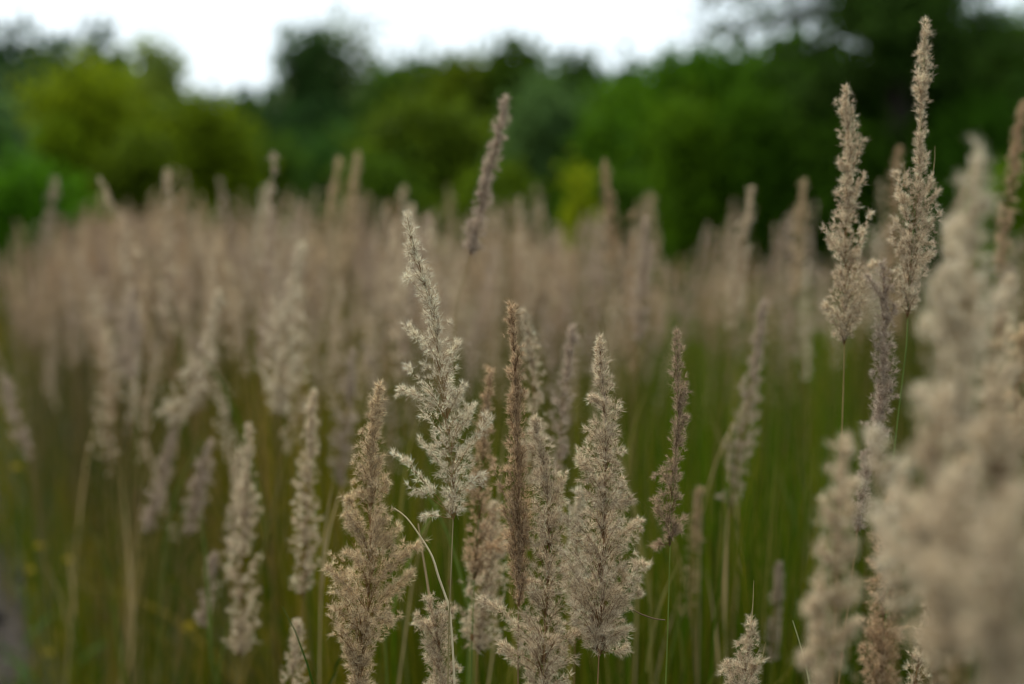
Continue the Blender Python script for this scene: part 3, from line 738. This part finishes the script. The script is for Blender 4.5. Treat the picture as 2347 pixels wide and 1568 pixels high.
placed = []
protos = {}
n_ind = 0
tries = 0
while n_ind < 248 and tries < 20000:
    tries += 1
    y = 2.1 + 2.3 * rng.random() ** .8
    x = rng.uniform(-.40, .40) * y
    if x < field_left(y): continue
    un = 1173 + x / y / TANW * 2346
    # a thinner gap with green grass right of centre, and an open strip low on the far left
    if un > 1450 and y < 3.4 and rng.random() < .86: continue
    if y < 2.9 and rng.random() < (.2 if un < 900 else .6): continue
    if un > 1400 and rng.random() < .48: continue
    if any((x - a) ** 2 + (y - b) ** 2 < .045 ** 2 for a, b in placed): continue
    placed.append((x, y)); n_ind += 1
    k = int(rng.integers(0, 12)); stem, head, leaves, h, look = temps[k]
    top = rng.normal(1.05, .10) + (.05 if un > 1400 else .05 if 200 < un < 900 else 0)
    top -= .12 * max(0, 1 - (x - field_left(y)) / .45)
    top = min(max(top, .78), 1.26) - (.05 if un < 200 else 0)
    sc = top / h
    vt = 784 - ((top - CAM_Z) / y + math.tan(PITCH)) / TANW * 2346 + 0          # how high its tip is seen
    vt = 784 - math.tan(math.atan((top - CAM_Z) / y) + PITCH) / TANW * 2346
    zi = 0 if un < 400 else 1 if un < 880 else 2 if un < 1180 else 3 if un < 1500 else 4 if un < 1900 else 5
    zone = ['at the far left', 'left of the whitish head', 'behind the whitish head', 'behind the cream plume', 'right of the dark head', 'behind the two tallest heads'][zi]
    row = 'front rows' if y < 2.8 else 'middle rows' if y < 3.7 else 'back rows'
    tipw = 'tip clear above the band' if vt < 470 else 'tip level with band top' if vt < 545 else 'tip inside the band' if vt < 640 else 'tip under the band'
    z = (f'{look} head {zone}, {row}, {tipw}', 'blurred reed grass ' + zone)
    if k not in protos:
        root = link("reed_stalk", None)
        kids = [link("stem", stem, root), link("seed_head", head, root)] + [link("leaf", l, root) for l in leaves]
        protos[k] = (root, kids)
    else:
        pr, pk = protos[k]
        root = pr.copy(); COL.objects.link(root)
        for c in pk:
            d = c.copy(); COL.objects.link(d); d.parent = root
    root.location = (x, y, 0); root.scale = (sc, sc, sc)
    root.rotation_euler = (rng.normal(0, .05), rng.normal(0, .05), rng.uniform(0, 6.28))
    tag(root, z[0], "grass stalk", z[1])

# all the rest of the reeds beyond, as one mass
def mesh_arrays(me):
    n = len(me.vertices); v = np.empty(n * 3, np.float32); me.vertices.foreach_get('co', v)
    c = np.empty(n * 4, np.float32); me.color_attributes['tint'].data.foreach_get('color', c)
    f = np.empty(len(me.loops), np.int32); me.loops.foreach_get('vertex_index', f)
    return v.reshape(-1, 3), c.reshape(-1, 4)[:, :3], f.reshape(-1, 3)
far = []
for k in range(8):
    for lod in (4.5, 9):
        stem, head, leaves, h, look = template(k, rng, lod)
        sv, sc_, sf = mesh_arrays(head)
        far.append((lod, sv, sc_, sf, h))
near_t = [f for f in far if f[0] < 5]; far_t = [f for f in far if f[0] > 5]
mass = Soup()
cnt = 0
while cnt < 1350:
    y = 3.95 + 5.2 * rng.random() ** .9
    x = rng.uniform(-.50, .50) * y
    un = 1173 + x / y / TANW * 2346
    if y > 7.6 + 1.2 * math.sin(x * 1.7) + rng.normal(0, .4): continue
    if x < field_left(y): continue
    if math.sin(x * 3.1 + 1.3 * math.sin(y * 1.9)) + math.sin(y * 2.7 + x * 1.1) < -.35 + rng.normal(0, .35): continue     # patches
    if un > 1000 and rng.random() < .35: continue
    if un > 1350 and (y > 6.2 + rng.normal(0, .5) or rng.random() < .68): continue
    cnt += 1
    lod, v, c, f, h = (near_t if y < 7.5 else far_t)[int(rng.integers(0, 8))]
    tm = float(np.interp(un, [0, 130, 260, 850, 1000, 1450, 1700, 2346], [1.00, 1.07, 1.135, 1.14, 1.08, 1.06, 1.03, 1.03])); top = rng.normal(tm, .085) - .2 * rng.random() ** 3 + (.14 * rng.random() if rng.random() < .05 else 0) - .12 * max(0, 1 - (x - field_left(y)) / .5); sc = top / h; th = rng.uniform(0, 6.28)
    lx, ly = rng.normal(0, .05, 2)
    R = np.array(((math.cos(th), -math.sin(th), 0), (math.sin(th), math.cos(th), 0), (0, 0, 1))) * sc
    c = c * np.array((.95, .89, .82)) * rng.uniform(.55, 1.05)                                  # heads of this mass toned darker and browner, varied per stalk
    w = v @ R.T
    w[:, 0] += w[:, 2] * lx + x; w[:, 1] += w[:, 2] * ly + y
    mass.add(w, c, f)
    # culm down to the ground
    zt = top * .78
    p = np.array(((x, y, 0), (x + lx * zt, y + ly * zt, zt)))
    cc = np.array(((.10, .12, .03), (.18, .15, .045), (.26, .19, .08))[int(rng.integers(0, 3))])
    mass.tube(p, [.0022, .0014], cc, 3)
tag(link("distant_reed_grass", mass.mesh("distant_reed_grass", M_SEED, False)),
    "dense band of blurred reed grass filling the meadow up to the bushes", "grass", kind="stuff")

# single tall green and straw culms standing in the gaps just behind the sharp cluster
culms = [(1462,1230,1.6,'straw'),(1605,1150,1.7,'straw'),(1655,1180,1.9,'olive'),(1440,1050,1.8,'olive'),(1085,1400,1.4,'green'),(1140,1420,1.5,'straw'),
         (1290,1150,1.7,'olive'),(910,1250,1.6,'olive'),(945,1330,1.5,'straw'),(1700,1230,2.0,'straw'),(1850,1120,1.9,'green'),(370,1310,1.9,'green'),
         (258,1340,2.1,'green'),(620,1180,1.7,'olive'),(735,1330,1.5,'straw'),(325,1160,2.2,'straw'),(180,1200,2.4,'straw'),(480,1480,1.7,'green'),
         (1490,1330,1.45,'olive'),(1560,1400,1.6,'green'),(880,1430,1.4,'green'),(1660,1380,1.6,'straw')]
rc = np.random.default_rng(63)
for (u, v, d, c_) in culms:
    tip = P(u, v, d); foot = np.array((tip[0] + rc.normal(0, .05), tip[1] + rc.normal(0, .03), 0.))
    root = link("grass_shoot", None, None, Vector(foot))
    where = 'left of the golden head' if u < 800 else 'behind the sharp cluster' if u < 1430 else 'around the narrow dark head'
    tag(root, f"{ {'straw': 'straw-coloured', 'olive': 'olive', 'green': 'green'}[c_]} headless shoot with narrow leaves {where}", "grass shoot", "headless shoots " + where)
    t_ = tip - foot
    col = np.array(STEMC[c_])
    s = Soup(); s.tube(spline([(0, 0, 0), t_ * .5 + (rc.normal(0, .01), 0, 0), t_], 14), np.linspace(.0017, .0009, 14), col, 6)
    link("stem", s.mesh("stem", M_STEM), root)
    for k in range(3):
        z = rc.uniform(.35, .97) if k else .97
        link("leaf", leaf_mesh(t_ * z, rc.uniform(0, 6.28), rc.uniform(.12, .26), .0042, rc.uniform(.2, 1.0), rc.uniform(.03, .25), rc, col * .8), root)

# ---------------------------------------------------------------- green undergrowth
blades = Soup()
r = np.random.default_rng(77)
BC = np.array(GREENS)
for i in range(34000):
    y = 1.35 + 14 * r.random() ** 1.7 if i > 3000 else r.uniform(.5, 2.2)
    x = r.uniform(-.55, .55) * y + (r.uniform(-.3, .3) if y < 2 else 0)
    e = path_edge(y)
    if x < e - .05 and r.random() > .05: continue
    near_path = x < e + .5
    un = 1173 + x / y / TANW * 2346
    tall = (.30 if near_path else .62) * r.uniform(.5, 1.25)
    if y < 1.4: tall = min(tall, .55)
    if 1450 < un < 1950: w = (.26, .46, .20, .06, .02)
    elif un < 900: w = (.10, .20, .34, .28, .08)
    else: w = (.42, .30, .18, .08, .02)
    ci = r.choice(5, p=w)
    v, f = blade_geo(np.array((x, y, 0.)), r.uniform(0, 6.28), tall, r.uniform(.003, .0065) * (1 + .08 * y), r.uniform(.1, 1.1), r.uniform(0, .22), r, 6)
    if i % 2 == 0 and y > 1.5 and not near_path:                      # upright sterile shoots and old culms
        ci = r.choice([1, 2, 3, 4], p=(.06, .34, .44, .16) if un < 900 else (.2, .42, .28, .10) if un < 1450 else (.32, .34, .24, .10))
        v, f = blade_geo(np.array((x, y, 0.)), r.uniform(0, 6.28), r.uniform(.6, .98), r.uniform(.003, .0065), r.uniform(0, .22), r.uniform(0, .1), r, 5)
    if i % 11 == 0 and y > 2.3 and not near_path:                    # bent and broken dead straw
        ci = int(r.choice([3, 4])); v, f = blade_geo(np.array((x, y, r.uniform(0, .25))), r.uniform(0, 6.28), r.uniform(.4, .8), .0045, r.uniform(.2, 1.6), r.uniform(.25, .9), r, 7)
    bc = BC[ci] * r.uniform(.7, 1.3)
    if un < 850: bc = bc * (1.75, 1.6, .9)
    elif un < 1480: bc = bc * (1.25, 1.35, 1)
    if 1480 < un < 1950: bc = bc * ((1.35, 1.7, .9) if y > 2.2 else (1.2, 1.3, 1))          # a lusher patch of young grass
    blades.add(v, bc, f)
tag(link("grass", blades.mesh("grass", M_BLADE, True)), "green and olive grass blades growing between the reed stems", "grass", kind="stuff")

# ---------------------------------------------------------------- yellow flowers by the path
def flower(u, v, d, label, ht=None):
    p = P(u, v, d); z = max(.08, p[2])
    rg = np.random.default_rng(int(u * 7 + v))
    root = link("yellow_flower", None, None, Vector((p[0], p[1], 0)))
    tag(root, label, "flower", "small yellow flowers by the path")
    s = Soup(); s.tube(spline([(0, 0, 0), (.01, 0, z * .5), (0, 0, z)], 10), .0012, (.07, .12, .02), 5)
    link("flower_stem", s.mesh("flower_stem", M_STEM), root)
    s = Soup(); n = 16
    for ring, (rad, zz) in enumerate(((.013, .002), (.009, .006))):
        for k in range(n):
            a = k / n * 6.283 + ring * .2; ca, sa = math.cos(a), math.sin(a)
            t = np.array((-sa, ca, 0)); o = np.array((0, 0, z)); dr = np.array((ca, sa, 0))
            v_ = np.array([o + dr * .003, o + dr * rad * .6 + t * .0026 + (0, 0, zz), o + dr * rad + (0, 0, zz * 1.6), o + dr * rad * .6 - t * .0026 + (0, 0, zz)])
            s.add(v_, (.34, .26, .012), [(0, 1, 2), (0, 2, 3)])
    s2 = Soup(); s2.add(ico * (.005, .005, .004) + (0, 0, z + .004), (.55, .33, .02), icf)
    link("petals", s.mesh("petals", M_PETAL, False), root); link("flower_centre", s2.mesh("flower_centre", M_PETAL), root)
    for k in range(3):
        link("leaf", leaf_mesh((0, 0, z * .2 * k), rg.uniform(0, 6.28), .12, .012, 1.0, .6, rg, (.05, .11, .02)), root)
flower(90, 1256, 2.9, "bright yellow flower highest of those beside the gravel path")
flower(155, 1288, 3.1, "dull yellow flower just right of the brightest one by the path")
flower(72, 1310, 3.2, "pale fading flower below the brightest yellow one by the path")
flower(38, 1075, 3.0, "dim yellow-green flower at the left edge above the path")
flower(435, 1440, 2.6, "single yellow flower low among the stems, below the small ragged head")
flower(110, 1500, 3.0, "rusty yellow flower nearest the bottom left corner")


# ---------------------------------------------------------------- trees and bushes
def tree(name, label, cat, group, x, y, height, width, n_leaf, leaf, col, seed, trunk_r=None, base=.12, lobes=9, shape='round',
         jitter=.22, open_=0.0, col2=None, lean=0.0, bark=(.09, .07, .05), nclus=None, parts=True):
    """Trunk with limbs, and a crown of leaf sprays gathered round the limb ends."""
    rg = np.random.default_rng(seed)
    root = link(name, None, None, Vector((x, y, 0)))
    tag(root, label, cat, group)
    trunk_r = trunk_r or height * .022
    R = width / 2
    # crown lobes
    cs = []
    for i in range(lobes):
        t = (i + rg.uniform(.2, .8)) / lobes
        zc = height * (base + (1 - base) * (.18 + .74 * t))
        if shape == 'round': rr = R * math.sqrt(max(.08, 1 - (2 * (zc / height - .5 * (1 + base)) / (1 - base)) ** 2))
        elif shape == 'cone': rr = R * (1.02 - zc / height)
        elif shape == 'bush': rr = R * math.sqrt(max(.1, 1 - (zc / height) ** 2))
        else: rr = R * (.55 + .45 * math.sin(zc / height * 2.6))
        a = i * 2.399 + rg.uniform(-.8, .8); k = rg.uniform(.15, .85)
        cs.append((np.array((math.cos(a) * rr * k + lean * zc, math.sin(a) * rr * k, zc)), rr * rg.uniform(.28, .62) + height * .03, height * rg.uniform(.10, .17)))
    if shape != 'cone': cs.append((np.array((lean * height * .9, 0, height * .88)), R * .38, height * .12))
    # trunk and limbs
    s = Soup()
    tp = spline([(0, 0, -.05), (lean * height * .3 + rg.normal(0, .05), rg.normal(0, .05), height * .35), (lean * height * .85, 0, height * .88)], 14)
    s.tube(tp, np.linspace(trunk_r, trunk_r * .15, 14), bark, 8)
    for c, rr, hh in cs:
        z0 = max(height * .06, c[2] - rr * .9 - height * .12); i = int(np.argmin(abs(tp[:, 2] - z0))); a = tp[i]
        m = (a + c) / 2 + (0, 0, -.04 * height)
        lp = spline([a, m, c], 8); s.tube(lp, np.linspace(trunk_r * .45, trunk_r * .08, 8), bark, 5)
        for _ in range(5):
            e = c + unit(rg.normal(0, 1, 3)) * (rr * .8, rr * .8, hh * .9)
            s.tube(spline([lp[5], (lp[6] + e) / 2 + (0, 0, .05), e], 5), np.linspace(trunk_r * .12, trunk_r * .03, 5), bark, 3)
    link("trunk", s.mesh("trunk", M_BARK), root)
    # leaf sprays
    nclus = nclus or max(60, n_leaf // 26)
    w = np.array([c[1] ** 2 * c[2] for c in cs]); w /= w.sum()
    pick = rg.choice(len(cs), nclus, p=w)
    cc = np.array([c[0] for c in cs])[pick]; rr = np.array([(c[1], c[1], c[2]) for c in cs])[pick]
    u = unit(rg.normal(0, 1, (nclus, 3))) * (rg.uniform(.25, 1, (nclus, 1)) ** .5)
    sp = cc + u * rr * (1 + rg.normal(0, jitter, (nclus, 1)))
    sp[:, 2] = np.maximum(sp[:, 2], height * .03)
    if open_: sp = sp[rg.random(nclus) > open_]
    per = max(4, n_leaf // len(sp))
    csize = R * .075 + leaf * 1.3
    pos = (sp[:, None] + rg.normal(0, csize, (len(sp), per, 3)) * (1, 1, .75)).reshape(-1, 3)
    hi = np.percentile(pos[:, 2], 98.5); up = pos[:, 2] > height * .3          # fit the crown to its height and width
    pos[up, 2] = height * .3 + (pos[up, 2] - height * .3) * (height * .7) / (hi - height * .3)
    px = np.percentile(pos[:, 0], (2, 98)); kx = width / (px[1] - px[0]); pos[:, :2] *= min(1.25, max(.6, kx))
    N = len(pos)
    d = unit(rg.normal(0, 1, (N, 3)) + (0, 0, -.25)); sd = unit(np.cross(d, rg.normal(0, 1, (N, 3))))
    ll = leaf * rg.uniform(.6, 1.3, (N, 1)); wd = ll * .32
    nrm = np.cross(d, sd)
    v = np.stack([pos - d * ll * .5, pos + sd * wd + nrm * wd * .25, pos + d * ll * .5, pos - sd * wd + nrm * wd * .25], 1)
    base_c = np.array(col) * (1.05, 1.08, .8); c2 = np.array(col2 if col2 is not None else np.array(col) * (1.8, 1.7, .9))
    k = np.repeat(rg.random(len(sp)), per)[:, None] * .7 + rg.random((N, 1)) * .3
    c = (base_c * (1 - k) + c2 * k) * rg.uniform(.75, 1.25, (N, 1))
    i = np.arange(N)[:, None] * 4
    f = np.concatenate([i + (0, 1, 2), i + (0, 2, 3)])
    me = tri_mesh("crown", v.reshape(-1, 3), np.repeat(c, 4, 0), M_LEAF, f)
    link("crown", me, root)
    return root


def T(name, label, cat, u, vtop, dist, wpx, n, leaf, col, seed, group='trees and bushes at the far side of the meadow', **k):
    """A tree whose middle is seen at u, whose top reaches vtop, wpx wide, standing dist metres away."""
    top = P(u, vtop, dist); m = TANW / 2346 * dist
    return tree(name, label, cat, group, top[0], top[1], top[2], wpx * m, n, leaf, col, seed, **k)


DK = (.016, .038, .014); BL = (.022, .045, .028); OL = (.062, .085, .012); YG = (.100, .140, .005); MG = (.035, .068, .014); GY = (.07, .10, .065); SG = (.035, .065, .040)
T('spruce_tree', "dark conifer at the far left corner with a pointed top", 'tree', 35, 112, 55, 190, 9000, .42, DK, 1, shape='cone', base=.04, lobes=16, jitter=.08)
T('spruce_tree', "lower dark conifer right beside the corner one", 'tree', 120, 140, 57, 150, 7000, .42, DK, 2, shape='cone', base=.04, lobes=16, jitter=.08)
T('spruce_tree', "dark narrow conifer touching the feathery light green tree", 'tree', 232, 128, 56, 140, 8000, .42, DK, 3, shape='cone', base=.04, lobes=16, jitter=.08)
T('birch_tree', "feathery light green tree rising over the left yellow-green bush", 'tree', 362, 108, 45, 120, 3000, .30, (.12, .16, .05), 4, shape='round', base=.3, lobes=9, bark=(.3, .3, .28), open_=.2)
T('deciduous_tree', "dark rounded tree low at the left edge behind the yellow-green bush", 'tree', 20, 190, 40, 320, 9000, .34, BL, 5, shape='bush')
T('bush', "grey-green willow bush at the left edge", 'bush', -50, 250, 17, 190, 7000, .13, (.05, .095, .045), 6, shape='bush', base=.02)
T('bush', "big bright yellow-green bush on the left", 'bush', 205, 190, 20, 330, 16000, .14, YG, 7, shape='bush', base=.02, lobes=14, col2=(.19, .235, .008))
T('bush', "second yellow-green bush, right of the dark gap", 'bush', 450, 262, 20, 240, 12000, .14, (.070, .100, .006), 8, shape='bush', base=.02, lobes=12)
T('bush', "low green bush under the left end of the reed band", 'bush', 60, 400, 14, 330, 8000, .10, (.04, .105, .006), 9, shape='bush', base=.02, lobes=10)
T('deciduous_tree', "dark low tree filling the dip under the open sky", 'tree', 550, 250, 40, 230, 8000, .30, DK, 10, shape='bush')
T('deciduous_tree', "dark green tree behind the second yellow-green bush", 'tree', 430, 262, 44, 240, 7000, .32, MG, 11, shape='bush')
T('deciduous_tree', "thin greyish young tree at the dip's right side, sky showing through", 'tree', 622, 200, 50, 60, 300, .26, GY, 12, shape='round', base=.4, lobes=6)
T('willow_tree', "big rounded dark tree standing highest in the middle left", 'tree', 715, 95, 52, 140, 8000, .36, (.030, .062, .022), 13, shape='tall', base=.08, lobes=14)
T('willow_tree', "airy grey-green tree merging with the big rounded dark one", 'tree', 810, 42, 53, 235, 1900, .32, (.08, .11, .06), 14, shape='round', base=.25, lobes=12, open_=.05, nclus=420, jitter=.4)
T('deciduous_tree', "dark tree foot between big rounded tree and dip", 'tree', 700, 270, 48, 200, 8000, .32, DK, 15, shape='bush')
T('deciduous_tree', "dull green tree right below the airy grey-green one", 'tree', 925, 172, 46, 220, 9000, .32, (.03, .062, .012), 16, shape='bush')
T('deciduous_tree', "olive domed tree with a flat broad top in the middle", 'tree', 1080, 162, 44, 230, 9000, .32, (.055, .078, .006), 17, shape='bush')
T('deciduous_tree', "domed dark green tree left of the small notch in the skyline", 'tree', 1185, 130, 43, 150, 9000, .32, (.035, .065, .008), 18, shape='bush')
T('deciduous_tree', "small pointed tree in the skyline just left of the sky dip", 'tree', 1325, 145, 42, 80, 4200, .30, (.03, .06, .016), 19, shape='round', base=.08)
T('deciduous_tree', "low green tree under the right-hand sky dip", 'tree', 1410, 212, 40, 230, 8000, .30, (.035, .075, .010), 20, shape='bush')
T('deciduous_tree', "plain green tree filling the skyline behind the notch", 'tree', 1270, 185, 47, 200, 7000, .34, (.03, .065, .012), 40, shape='bush')
T('bush', "olive bush in the middle below the domed tree", 'bush', 960, 255, 24, 310, 13000, .17, (.052, .080, .008), 21, shape='bush', base=.02, lobes=12)
T('bush', "dark hollow-looking bush behind the slanting seed head", 'bush', 760, 330, 27, 300, 10000, .17, (.024, .06, .014), 22, shape='bush', base=.02, lobes=12)
T('bush', "smooth grey-blue sallow bush right of the slanting seed head", 'bush', 1245, 225, 23, 200, 10000, .15, (.055, .10, .042), 23, shape='bush', base=.02, lobes=12)
T('bush', "dark olive bush between the olive one and the grey-blue one", 'bush', 1080, 300, 26, 220, 9000, .17, (.045, .07, .008), 24, shape='bush', base=.02, lobes=10)
T('bush', "leafy mid-green bush right of the grey-blue sallow", 'bush', 1440, 225, 22, 250, 12000, .15, (.05, .11, .006), 25, shape='bush', base=.02, lobes=12)
T('bush', "yellowish low shrub with goldenrod tint in front of the mid-green bush", 'bush', 1325, 405, 12, 80, 2600, .06, (.15, .18, .008), 26, shape='bush', base=.02, lobes=7)
T('deciduous_tree', "green rounded tree at the left foot of the airy overhanging branches", 'tree', 1600, 150, 21, 270, 16000, .15, (.035, .085, .006), 27, shape='bush', base=.02, lobes=14)
T('deciduous_tree', "dark green tree mass left of the dark trunk", 'tree', 1800, 135, 20, 300, 18000, .15, (.034, .080, .007), 28, shape='bush', base=.02, lobes=14)
T('deciduous_tree', "dark green tree with bright flecks at the right edge", 'tree', 2270, 90, 19, 300, 14000, .15, (.038, .085, .008), 29, shape='round', base=.03, lobes=16, open_=.1)
T('bush', "very dark shrub at the foot of the dark trunk", 'bush', 1960, 300, 17, 420, 13000, .12, (.026, .060, .006), 30, shape='bush', base=.02, lobes=12)
T('bush', "dark green shrub behind the tallest close plume", 'bush', 2260, 260, 16, 340, 11000, .12, (.030, .075, .008), 31, shape='bush', base=.02, lobes=12)
T('bush', "dark shrub low in front of the dark green tree mass", 'bush', 1620, 330, 18, 280, 9000, .12, (.020, .050, .006), 32, shape='bush', base=.02, lobes=10)

for (u_, v_, d_, w_, c_, lab) in (
    (330, 330, 18, 200, (.05, .075, .006), "shadowy green bush in the gap between the two yellow-green bushes"),
    (600, 330, 22, 200, (.035, .07, .010), "green bush right of the second yellow-green bush"),
    (860, 380, 19, 220, (.04, .075, .008), "low rough bush under the left side of the olive bush"),
    (1140, 400, 18, 200, (.06, .095, .007), "low fresh green bush beneath the grey-blue sallow"),
    (1400, 420, 15, 220, (.030, .065, .006), "low dark green bush behind the dim brown spire"),
    (1560, 260, 17, 190, (.05, .10, .006), "brighter green bush in the hedge left of the dark mass"),
    (1720, 250, 17, 180, (.035, .08, .006), "medium green bush in the hedge behind the slanting ochre head"),
    (120, 300, 19, 170, (.08, .12, .006), "fresh green bush on the left shoulder of the big yellow-green one"),
    (2330, 420, 13, 170, (.06, .11, .008), "low bright green bush at the right edge")):
    T('bush', lab, 'bush', u_, v_, d_, w_, 8000, .11, c_, int(u_) + 900, shape='bush', base=.02, lobes=12)

for i_, (u_, v_, d_, w_, lab) in enumerate((  # dense back row of wood, added so less sky leaks through the crowns
    (1560, 215, 27, 330, "added dark tree deep in the wood left of the dark mass"), (1760, 180, 28, 330, "added dark tree deep in the wood behind the ochre spires"),
    (1960, 200, 26, 330, "added dark tree deep in the wood behind the dark trunk"), (2140, 190, 27, 330, "added dark tree deep in the wood between trunk and tallest plume"),
    (2330, 180, 26, 330, "added dark tree deep in the wood at the right edge"), (1330, 240, 60, 260, "added far dark tree behind the grey-blue sallow"),
    (1080, 215, 62, 300, "added far dark tree behind the olive domed one"), (880, 230, 64, 280, "added far dark tree behind the dull green one"),
    (640, 285, 64, 260, "added far dark tree behind the shallow skyline dip"), (160, 190, 66, 300, "added far dark tree behind the three conifers"), (330, 250, 64, 240, "added far dark tree behind the feathery light green one"))):
    T('deciduous_tree', lab, 'tree', u_, v_, d_, w_, 9000, .012 * d_ + .1, (.018, .040, .008), 700 + i_, shape='bush', base=.02, lobes=16, jitter=.12)

# the tall tree on the right: dark trunk, spreading crown with sky holes, out of the top of the frame
def big_tree():
    rg = np.random.default_rng(404)
    D = 17.0
    b = P(2050, 523, D); foot = np.array((b[0], b[1], 0.0))
    root = link("oak_tree", None, None, Vector(foot))
    tag(root, "tall tree with a dark trunk and wide crown passing out over the top right", "tree", 'trees and bushes at the far side of the meadow')
    def W(u, v, dd=0): return P(u, v, D + dd) - foot
    s = Soup(); bark = (.035, .028, .022)
    tr = spline([(0.02, 0, -.05), W(2052, 400), W(2056, 200), W(2050, 0), W(2040, -260), W(2060, -520)], 20)
    s.tube(tr, np.linspace(.21, .05, 20), bark, 10)
    sprays = []
    def limb(v0, pts, r, n, size, dens):
        i = int(np.argmin(abs(tr[:, 2] - W(2050, v0)[2]))); p = spline([tr[i]] + pts, 12)
        s.tube(p, np.linspace(r, r * .2, 12), bark, 6)
        for k in range(n):
            t = rg.uniform(.3, 1); q = p[min(11, int(t * 11))]
            e = q + rg.normal(0, 1, 3) * size * (1, 1, .55)
            s.tube(spline([q, (q + e) / 2 + (0, 0, .06), e], 4), np.linspace(r * .18, .004, 4), bark, 3)
            sprays.append((e, dens))
    # airy branches to the left with sky between the leaves
    limb(60, [W(1900, 30, -.5), W(1740, 60, -.8), W(1570, 90, -1)], .07, 44, .27, 12)
    limb(-40, [W(1880, -60, .3), W(1720, -40, .5), W(1600, 10, .6)], .07, 44, .30, 12)
    limb(120, [W(1960, 80, -.4), W(1850, 120, -.8), W(1760, 120, -1)], .06, 16, .24, 10)
    limb(-160, [W(1900, -220), W(1760, -240), W(1620, -200)], .07, 60, .42, 20)
    # dense core above and right
    limb(-20, [W(2020, -40, -.8), W(1990, 60, -1.3), W(1990, 120, -1.4)], .06, 80, .30, 60)
    limb(20, [W(2080, 20, -.7), W(2120, 60, -1.2), W(2140, 130, -1.4)], .06, 90, .32, 80)
    limb(-100, [W(2120, -120), W(2220, -120), W(2330, -100)], .07, 40, .34, 16)
    limb(90, [W(2140, 90, .4), W(2260, 100, .7), W(2380, 110, 1)], .06, 46, .34, 26)
    limb(-260, [W(2020, -330), W(1980, -420), W(1960, -500)], .06, 120, .6, 70)
    limb(-260, [W(2120, -330), W(2200, -400), W(2260, -480)], .06, 120, .6, 70)
    limb(150, [W(2000, 190, .6), W(1940, 230, 1), W(1880, 250, 1.2)], .06, 110, .34, 80)
    limb(180, [W(2120, 200, .6), W(2190, 230, 1), W(2260, 240, 1.2)], .06, 110, .34, 80)
    link("trunk", s.mesh("trunk", M_BARK), root)
    P_ = []
    for e, n in sprays: P_.append(e + rg.normal(0, .13, (n, 3)) * (1, 1, .7))
    pos = np.concatenate(P_); N = len(pos)
    d = unit(rg.normal(0, 1, (N, 3))); sd = unit(np.cross(d, rg.normal(0, 1, (N, 3))))
    ll = .085 * rg.uniform(.6, 1.3, (N, 1)); wd = ll * .33; nrm = np.cross(d, sd)
    v = np.stack([pos - d * ll * .5, pos + sd * wd + nrm * wd * .3, pos + d * ll * .5, pos - sd * wd + nrm * wd * .3], 1)
    c = np.array((.036, .072, .010)) * rg.uniform(.6, 1.6, (N, 1))
    i = np.arange(N)[:, None] * 4
    link("crown", tri_mesh("crown", v.reshape(-1, 3), np.repeat(c, 4, 0), M_LEAF, np.concatenate([i + (0, 1, 2), i + (0, 2, 3)])), root)
big_tree()
